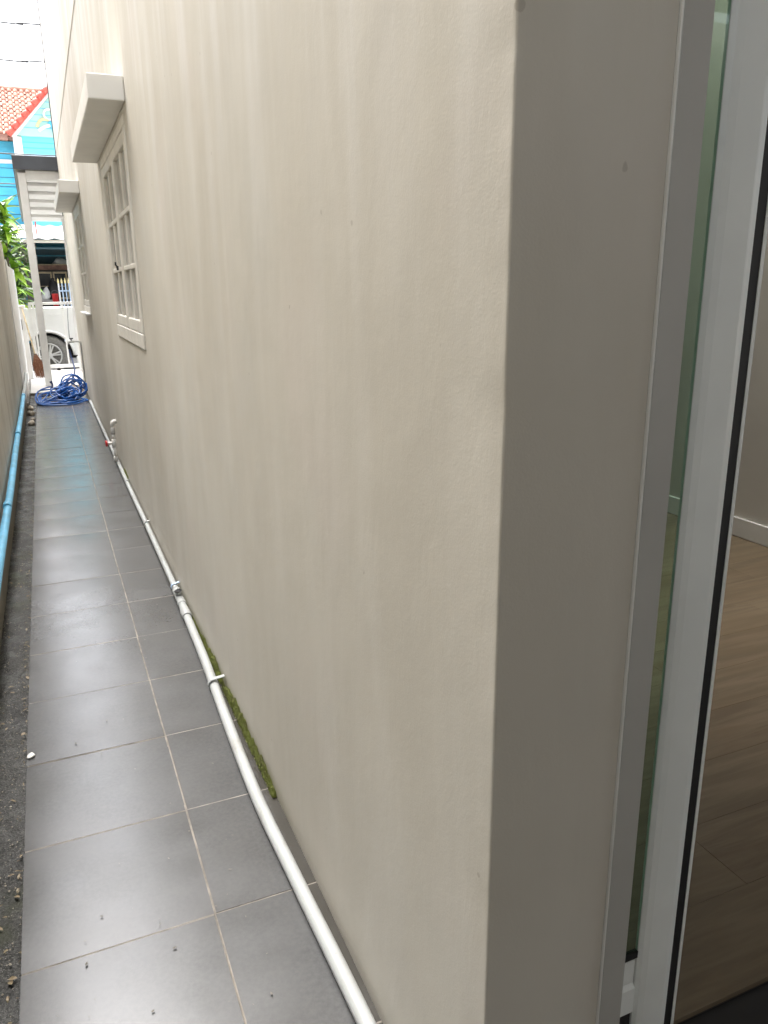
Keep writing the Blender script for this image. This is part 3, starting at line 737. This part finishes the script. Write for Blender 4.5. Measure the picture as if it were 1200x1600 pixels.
MB().box(-.398, 6, FY-.52, FY-.5015, 4.91, 4.95).build('string_course', 'bluewhite', th)
# main roof: rows of barrel tiles
ez, ey, pitch = 5.43, 23.55, .68
rt_ = MB(); rows = 10; rl = 2.36/rows; tw = .165
for r_ in range(rows):
    ya, yb = ey+rl*r_, ey+rl*(r_+1)+.03
    za, zb = ez+pitch*(ya-ey)+.035, ez+pitch*(yb-ey)+.0
    nn = 30
    for i in range(nn):
        xc = -4.2+tw*i+rnd.uniform(-.006, .006); dz = rnd.uniform(-.006, .006)
        if xc > .55: break
        if xc > -.66+1.08*(ya-ey)*.63-.06: break
        arc = [(xc+tw*.36*math.cos(a), math.sin(a)*.062) for a in [math.pi*j/6 for j in range(7)]]
        A = [rt_.bm.verts.new((x_, ya, za+h+dz)) for x_, h in arc]; B = [rt_.bm.verts.new((x_, yb, zb+h+dz)) for x_, h in arc]
        for j in range(6): rt_.bm.faces.new((A[j], A[j+1], B[j+1], B[j])).smooth = True
        rt_.bm.faces.new(A)
        C_ = [rt_.bm.verts.new(q) for q in ((xc+tw*.36, ya, za+.0), (xc+tw*.64, ya, za), (xc+tw*.64, yb, zb), (xc+tw*.36, yb, zb))]; rt_.bm.faces.new(C_)
        D_ = [rt_.bm.verts.new(q) for q in ((xc-tw*.5, ya, za+.005), (xc+tw*.64, ya, za+.005), (xc+tw*.64, ya, za-.05), (xc-tw*.5, ya, za-.05))]; rt_.bm.faces.new(D_)
rto = rt_.build('roof_tiles', 'terr', th); tag(rto, kind='stuff')
MB().prism([(ey-.02, ez-.05), (ey+2.4, ez+1.6), (ey+4.8, ez-.05)], 'x', -9, 6).build('roof', 'terr', th)
MB().tube([(-9, ey+2.39, ez+1.63), (6, ey+2.39, ez+1.63)], .09, 8).build('roof_ridge', 'terr', th)
MB().box(-9, -.75, ey-.05, ey-.02, ez-.14, ez+.01).build('fascia', 'rust', th)
# front gable
gx0, gx1, gz0, apx, apz, gY = -.66, 1.50, 5.40, .42, 6.58, 23.42
MB().prism([(gx0+.1, gz0+.02), (gx1-.1, gz0+.02), (apx, apz-.1)], 'y', gY, gY+.1).build('gable_board', 'gable', th)
for i in range(1, 6):
    z = gz0+.06+i*.165; f = (apz-.1-z)/(apz-gz0-.12); hw = (gx1-gx0-.2)/2*f
    MB().box(apx-hw, apx+hw, gY-.008, gY-.0005, z, z+.012).build('siding_joint', 'cyan', th)
MB().prism([(gx0-.02, gz0-.02), (apx, apz), (gx1+.02, gz0-.02), (gx1-.1, gz0-.02), (apx, apz-.14), (gx0+.12, gz0-.02)], 'y', gY-.05, gY-.01).build('bargeboard', 'steelwhite', th)
rl_ = MB().prism([(gx0-.05, gz0+.02), (apx, apz+.06), (gx1+.05, gz0+.02), (gx1, gz0), (apx, apz), (gx0, gz0)], 'y', gY-.05, 25.4).build('gable_roof', 'terr', th)
nv = 8
for sgn, xe in ((1, gx0-.06), (-1, gx1+.06)):
    for i in range(nv):
        f0, f1 = i/nv, (i+1.18)/nv
        A = Vector((xe+(apx-xe)*f0, gY-.10, gz0+(apz+.05-gz0)*f0+.02)); B = Vector((xe+(apx-xe)*min(f1, 1.02), gY-.10, gz0+(apz+.05-gz0)*min(f1, 1.02)+.0))
        MB().tube([A, B], [.088, .070], 8).build('verge_tile', 'verge', th)
# round emblem on the gable
em = MB().tube([(.36+.13*math.cos(2*math.pi*i/20), gY-.02, 5.98+.13*math.sin(2*math.pi*i/20)) for i in range(20)], .028, 6, close=True).build('emblem', 'steelwhite', th)
MB().tube(catmull([(.02, gY-.012, 5.66), (.10, gY-.012, 5.80), (.22, gY-.012, 5.86), (.34, gY-.012, 5.84)], 5), .04, 6).build('swoosh', 'yellow', em)
MB().tube(catmull([(.05, gY-.012, 5.56), (.20, gY-.012, 5.66), (.36, gY-.012, 5.72)], 5), .045, 6).build('swoosh', 'steelwhite', em)
MB().tube(catmull([(.34, gY-.014, 5.80), (.42, gY-.014, 5.68), (.45, gY-.014, 5.5)], 5), .05, 6).build('swoosh', 'cyan', em)
# ground floor carport of that house: corrugated roof, walls, dark interior
aw = MB(); nx = 160; prev = None
for i in range(nx+1):
    xx = -3.2+7*i/nx; h = .018*math.sin(i*2*math.pi/8)
    cur = [aw.bm.verts.new((xx, 19.9, 2.60+h)), aw.bm.verts.new((xx, 23.46, 3.15+h)), aw.bm.verts.new((xx, 23.46, 3.13+h)), aw.bm.verts.new((xx, 19.9, 2.58+h))]
    if prev:
        for j in range(4): aw.bm.faces.new((prev[j], prev[(j+1) % 4], cur[(j+1) % 4], cur[j]))
    prev = cur
aw.build('porch_roof', 'awn', th)
MB().box(-3.2, 3.8, 19.98, 20.06, 2.50, 2.57).build('porch_beam', 'trim', th)
MB().box(-.36, -.33, 19.95, 19.98, 2.62, 2.98).build('pipe_stub', 'verge', th)
MB().box(-.74, -.60, 19.96, 20.10, -.3, 2.5, bev=.006).build('porch_post', 'dark', th)
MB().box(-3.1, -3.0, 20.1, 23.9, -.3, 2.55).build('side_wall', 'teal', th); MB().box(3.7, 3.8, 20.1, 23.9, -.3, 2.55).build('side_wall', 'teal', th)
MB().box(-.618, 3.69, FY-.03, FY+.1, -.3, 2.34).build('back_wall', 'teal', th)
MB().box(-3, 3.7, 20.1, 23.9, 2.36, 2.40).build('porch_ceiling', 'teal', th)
tag(box('driveway', 'concrete', None, -9, 6, 19.4, 30.3, -.31, -.12), kind='structure')

cb = thing('cabinet', 'dark glass fronted cabinet at the back of the shaded carport opposite', 'cabinet')
MB().box(-.50, .75, 23.3, 23.9, -.12, 1.95, bev=.01).build('case', 'dark', cb)
for xx in (-.42, -.02, .38):
    d_ = MB().box(xx-.03, xx+.34, 23.27, 23.298, 1.15, 1.9, bev=.004).build('door', 'bamboo', cb)
    MB().box(xx+.01, xx+.30, 23.262, 23.269, 1.2, 1.85).build('glass', 'carglass', d_)
    MB().box(xx+.01, xx+.30, 23.255, 23.2615, 1.5, 1.515).build('bar', 'bamboo', d_)
sh = thing('storage_box', 'long reddish box lying on top of the dark cabinet', 'box')
MB().box(-.42, .42, 23.35, 23.8, 1.952, 2.08, bev=.01).build('body', 'rust', sh)
MB().box(-.43, .43, 23.34, 23.81, 2.081, 2.11, bev=.005).build('lid', 'bamboo', sh)
ct = MB(); ring = []
for j, (zz, k_) in enumerate(((2.112, 1.), (2.18, .85), (2.25, .45), (2.27, .05))):
    ring.append([ct.bm.verts.new((.18+.22*k_*math.cos(a)*(1+.2*math.sin(3*a+j)), 23.55+.16*k_*math.sin(a), zz+.02*math.sin(2*a))) for a in [2*math.pi*i/14 for i in range(14)]])
for A, B in zip(ring[:-1], ring[1:]):
    for i in range(14): ct.bm.faces.new((A[i], A[(i+1) % 14], B[(i+1) % 14], B[i])).smooth = True
ct.bm.faces.new(ring[-1])
tag(ct.build('cloth_bundle', 'cloth'), 'pale crumpled cloth bundle on top of the reddish box', 'cloth')

tb = thing('table', 'grey side table under the shaded porch roof opposite', 'table')
MB().box(-.62, -.02, 21.2, 21.9, 1.12, 1.16, bev=.005).build('top', 'concrete', tb)
for lx in (-.59, -.05):
    for ly in (21.23, 21.87): MB().box(lx-.02, lx+.02, ly-.02, ly+.02, -.12, 1.119).build('leg', 'dark', tb)
bag = MB(); ring = []
for j, (zz, k_) in enumerate(((1.162, .8), (1.25, 1.), (1.42, .95), (1.55, .6), (1.64, .22), (1.70, .28))):
    ring.append([bag.bm.verts.new((-.10+.17*k_*math.cos(a)*(1+.1*math.sin(3*a+j)), 21.5+.15*k_*math.sin(a), zz+.01*math.sin(2*a+j))) for a in [2*math.pi*i/16 for i in range(16)]])
for A, B in zip(ring[:-1], ring[1:]):
    for i in range(16): bag.bm.faces.new((A[i], A[(i+1) % 16], B[(i+1) % 16], B[i])).smooth = True
bag.bm.faces.new(ring[0][::-1]); bag.bm.faces.new(ring[-1])
tag(bag.build('black_bag', 'black'), 'black plastic bag standing on the table in the shaded porch', 'bag')
wb = MB(); ring = []
for j, (zz, k_) in enumerate(((1.162, .9), (1.24, 1.), (1.36, .8), (1.45, .4), (1.49, .1))):
    ring.append([wb.bm.verts.new((-.33+.10*k_*math.cos(a)*(1+.16*math.sin(4*a+j))+.05*j*.3, 21.35+.1*k_*math.sin(a), zz)) for a in [2*math.pi*i/14 for i in range(14)]])
for A, B in zip(ring[:-1], ring[1:]):
    for i in range(14): wb.bm.faces.new((A[i], A[(i+1) % 14], B[(i+1) % 14], B[i])).smooth = True
wb.bm.faces.new(ring[0][::-1]); wb.bm.faces.new(ring[-1])
tag(wb.build('white_bag', 'cloth'), 'white plastic bag beside the black bag on the table', 'bag')
rb = thing('red_bucket', 'red plastic bucket beside the yellow tipped fence', 'bucket')
MB().tube([(-.11, 19.95, .95), (-.11, 19.95, 1.30), (-.11, 19.95, 1.31)], [.06, .078, .082], 18).build('body', 'red', rb)
MB().tube([(-.11+.078*math.cos(a), 19.95, 1.31+.08*math.sin(a)) for a in [math.pi*i/10 for i in range(11)]], .006, 6).build('handle', 'wire', rb)
st = thing('stool', 'tall dark wooden stool under the red bucket', 'stool')
MB().box(-.25, .03, 19.82, 20.08, .915, .949, bev=.005).build('seat', 'dark', st)
for lx in (-.23, .01):
    for ly in (19.84, 20.06): MB().box(lx-.015, lx+.015, ly-.015, ly+.015, -.12, .9145).build('leg', 'dark', st)

# ------------------------------------------------------------------ PLANTS
def leaf_mesh(name, m, L, W, droop, n=5):
    bm = bmesh.new(); rows = []
    for i in range(n+1):
        t = i/n; w = W*math.sin(math.pi*min(1, t*.92+.06))**.8*(1-.25*t); z = .28*L*t-droop*L*t*t
        rows.append([bm.verts.new((-w/2, L*t, z+.18*w)), bm.verts.new((0, L*t, z)), bm.verts.new((w/2, L*t, z+.18*w))])
    for a, b_ in zip(rows[:-1], rows[1:]):
        for j in range(2): bm.faces.new((a[j], a[j+1], b_[j+1], b_[j])).smooth = True
    me = bpy.data.meshes.new(name); bm.to_mesh(me); bm.free(); me.materials.append(M[m]); return me
def plant(name, label, cat, stems, mats, L, W, per, seed, spread=1.):
    rnd = random.Random(seed); t = thing(name, label, cat)
    meshes = [leaf_mesh('leaf', m, L*s, W*s, d) for m in mats for s, d in ((1, .35), (.8, .15), (1.1, .6))]
    b_ = MB()
    for base, tip in stems:
        mid = (Vector(base)+Vector(tip))/2+Vector((rnd.uniform(-.05, .05), rnd.uniform(-.05, .05), 0))
        b_.tube(catmull([base, mid, tip], 4), [.028-.0022*i for i in range(9)], 6)
    b_.build('stem', 'bark', t)
    for base, tip in stems:
        for i in range(per):
            f = rnd.random()**2; tipv = Vector(tip)-(Vector(tip)-Vector(base))*f*.42*spread
            o = bpy.data.objects.new('leaf', rnd.choice(meshes)); COL.objects.link(o); o.parent = t
            o.location = tipv+Vector((rnd.uniform(-.03, .03), rnd.uniform(-.03, .03), rnd.uniform(-.03, .03)))
            o.rotation_euler = (rnd.uniform(-.5, 1.0)*(1-f*.7), rnd.uniform(-.4, .4), rnd.uniform(0, 6.28))
    return t
plant('broadleaf_shrub', 'bright green long leaved shrub behind the white curved wall', 'shrub',
      [((-1.15, 13.9, -.3), (-.98, 13.9, 2.62)), ((-1.2, 14.0, -.3), (-1.12, 14.2, 2.75)), ((-1.1, 13.9, -.3), (-.86, 13.8, 2.30)), ((-1.2, 14.1, -.3), (-1.25, 13.9, 2.45)), ((-1.1, 13.9, -.3), (-.88, 14.0, 1.95)), ((-1.1, 13.8, -.3), (-.84, 13.9, 2.72)), ((-1.1, 13.8, -.3), (-.80, 13.9, 1.7))],
      ['leafb', 'leafb', 'leafd'], .46, .12, 34, 3)
plant('variegated_shrub', 'grey green variegated shrub left of the white carport post', 'shrub',
      [((-1.0, 18.9, -.3), (-.72, 18.9, 2.42)), ((-1.0, 18.9, -.3), (-.88, 18.7, 2.15)), ((-1.0, 18.9, -.3), (-.70, 18.8, 1.88)), ((-1.05, 18.9, -.3), (-.95, 19., 2.45)), ((-1.0, 18.9, -.3), (-.85, 18.8, 1.68)), ((-1.0, 18.9, -.3), (-.62, 19., 2.2))],
      ['leafg', 'leafg', 'leafd'], .24, .08, 46, 8)
plant('small_plant', 'small bright green plant low beside the gate pillar', 'plant',
      [((-.93, 13.2, -.3), (-.80, 13.2, 1.42)), ((-.95, 13.3, -.3), (-.86, 13.3, 1.30))], ['leafb'], .16, .05, 16, 12)

# ------------------------------------------------------------------ CABLES OVERHEAD
for i, (y_, za, zb, lab) in enumerate(((17.0, 6.37, 6.40, 'upper of the two dark cables crossing the white sky'), (17.1, 5.74, 5.77, 'lower of the two dark cables crossing the white sky'))):
    P_ = [(-14, y_, za+.55), (-7, y_, za+.1), (-.6, y_, za), (.3, y_, zb), (7, y_, zb+.12), (14, y_, zb+.6)]
    tag(MB().tube(catmull(P_, 6), .015, 6).build('overhead_cable', 'wire'), lab, 'cable')
for y_, za, lab in ((19.2, 4.35, 'thin cable passing in front of the blue wall, upper'), (19.2, 3.72, 'thin cable passing in front of the blue wall, lower')):
    tag(MB().tube(catmull([(-14, y_, za+.5), (-6, y_, za+.08), (0, y_, za), (7, y_, za+.1), (14, y_, za+.5)], 6), .012, 6).build('overhead_cable', 'wire'), lab, 'cable')

# ------------------------------------------------------------------ SMALL THINGS ON THE GROUND
rnd = random.Random(77)
ms = MB()
def moss(y0, y1, n, hmax, dens=1.):
    for i in range(n):
        y_ = rnd.uniform(y0, y1); f = (y_-y0)/(y1-y0); e_ = math.sin(math.pi*f)**.6*(.75+.25*math.sin(y_*37+1)*math.sin(y_*91))
        z0 = hmax*e_*rnd.random()**1.35; h = rnd.uniform(.003, .010); w = rnd.uniform(.0008, .0024); x_ = -.0008-rnd.random()**2*.012*(1-z0/hmax); a = rnd.uniform(-1, 1)
        ms.poly([(x_, y_-w, z0), (x_-.0015, y_+w, z0), (x_-.003, y_+w*.6+a*h*.4, z0+h*.6), (x_-.001, y_+a*h*.6, z0+h)])
        ms.poly([(x_, y_-w, z0+h*.2), (x_-.004, y_, z0), (x_-.0035, y_-a*h*.5, z0+h*.8)])
moss(.35, .72, 2300, .040); moss(.58, 1.02, 4200, .052); moss(1.06, 1.34, 1700, .046); moss(1.3, 1.5, 350, .03); moss(4.35, 4.8, 900, .05); moss(.9, 2.1, 1200, .012)
tag(ms.build('moss', 'moss'), kind='stuff')

gv = MB()
for i in range(1300):
    y_ = 10*rnd.random()**1.6-.6; x_ = rnd.uniform(-.765, -.652); s = rnd.uniform(.0012, .0030)
    vs_ = [gv.bm.verts.new((x_+s*a*rnd.uniform(.7, 1.3), y_+s*b_*rnd.uniform(.7, 1.6), -.030+s*c*.8+.004)) for a, b_, c in ((1, 0, 0), (0, 1, 0), (-1, 0, 0), (0, -1, 0), (0, 0, 1), (0, 0, -1))]
    for t in ((0, 1, 4), (1, 2, 4), (2, 3, 4), (3, 0, 4), (1, 0, 5), (2, 1, 5), (3, 2, 5), (0, 3, 5)): gv.bm.faces.new([vs_[q] for q in t])
tag(gv.build('gravel', 'stone'), kind='stuff')
db = MB()
for i in range(270):
    y_ = 7.5*rnd.random()**1.7-.75; x_ = rnd.uniform(-.63, -.10); L_ = rnd.uniform(.0014, .0046)*rnd.choice((.6, .8, 1, 1.3)); w = L_*rnd.uniform(.15, .7); a = rnd.uniform(0, 3.14)
    if rnd.random() < .3: L_ *= .5; w = L_
    c, s = math.cos(a), math.sin(a); q = []
    for u, v in ((-1, 0), (-.3, 1), (.6, .8), (1, 0), (.4, -1), (-.5, -.7)): q.append((x_+c*u*L_-s*v*w, y_+s*u*L_+c*v*w, .0032+.001*abs(u)))
    db.poly(q)
tag(db.build('leaf_litter', 'litterdark'), kind='stuff')
gl = MB()
for i in range(420):
    y_ = 9.8*rnd.random()**1.5-.7; x_ = rnd.choice((rnd.uniform(-.765, -.652), rnd.uniform(-.672, -.652))); L_ = rnd.uniform(.003, .011); w = L_*rnd.uniform(.2, .6); a = rnd.uniform(0, 3.14); c, s = math.cos(a), math.sin(a); t_ = rnd.uniform(-.004, .004)
    gl.poly([(max(-.772, min(-.6505, x_+c*u*L_-s*v*w)), y_+s*u*L_+c*v*w, -.0225+t_*u+.002*abs(v)) for u, v in ((-1, 0), (-.3, 1), (.6, .8), (1, 0), (.4, -1), (-.5, -.7))])
tag(gl.build('gutter_litter', 'litter'), kind='stuff')
pt = MB(); q = [(-.646, .838, .0015), (-.638, .836, .002), (-.629, .842, .003), (-.625, .851, .002), (-.634, .862, .005), (-.643, .860, .003), (-.648, .85, .002)]
top = [pt.bm.verts.new((x_, y_, z_+.0035)) for x_, y_, z_ in q]; bot = [pt.bm.verts.new((x_, y_, z_)) for x_, y_, z_ in q]; cc = pt.bm.verts.new((-.637, .85, .0085))
for i in range(7):
    pt.bm.faces.new((top[i], top[(i+1) % 7], cc)); pt.bm.faces.new((bot[i], bot[(i+1) % 7], top[(i+1) % 7], top[i]))
tag(pt.build('fallen_petal', 'cloth'), 'single white fallen petal on the left edge of the tiles', 'petal')
labs = ['pale stone nearest the tiles in the rubble at the gutter end', 'brownish broken stone at the far end of the gutter', 'small round stone in the far gutter rubble', 'flat pale stone behind the others in the gutter']
for i, (x_, y_, s) in enumerate(((-.70, 7.7, .045), (-.71, 8.45, .05), (-.69, 8.05, .03), (-.72, 8.9, .05))):
    m_ = MB(); bmesh.ops.create_icosphere(m_.bm, subdivisions=2, radius=s)
    for v in m_.bm.verts: v.co = Vector((v.co.x*.8, v.co.y*1.3, v.co.z*.75))*(1+.22*math.sin(v.co.x*70+i)*math.cos(v.co.y*60+i*2)) + Vector((x_, y_, -.03+s*.5))
    tag(m_.build('rubble_stone', 'stone'), labs[i], 'stone', 'stones at the end of the gutter')
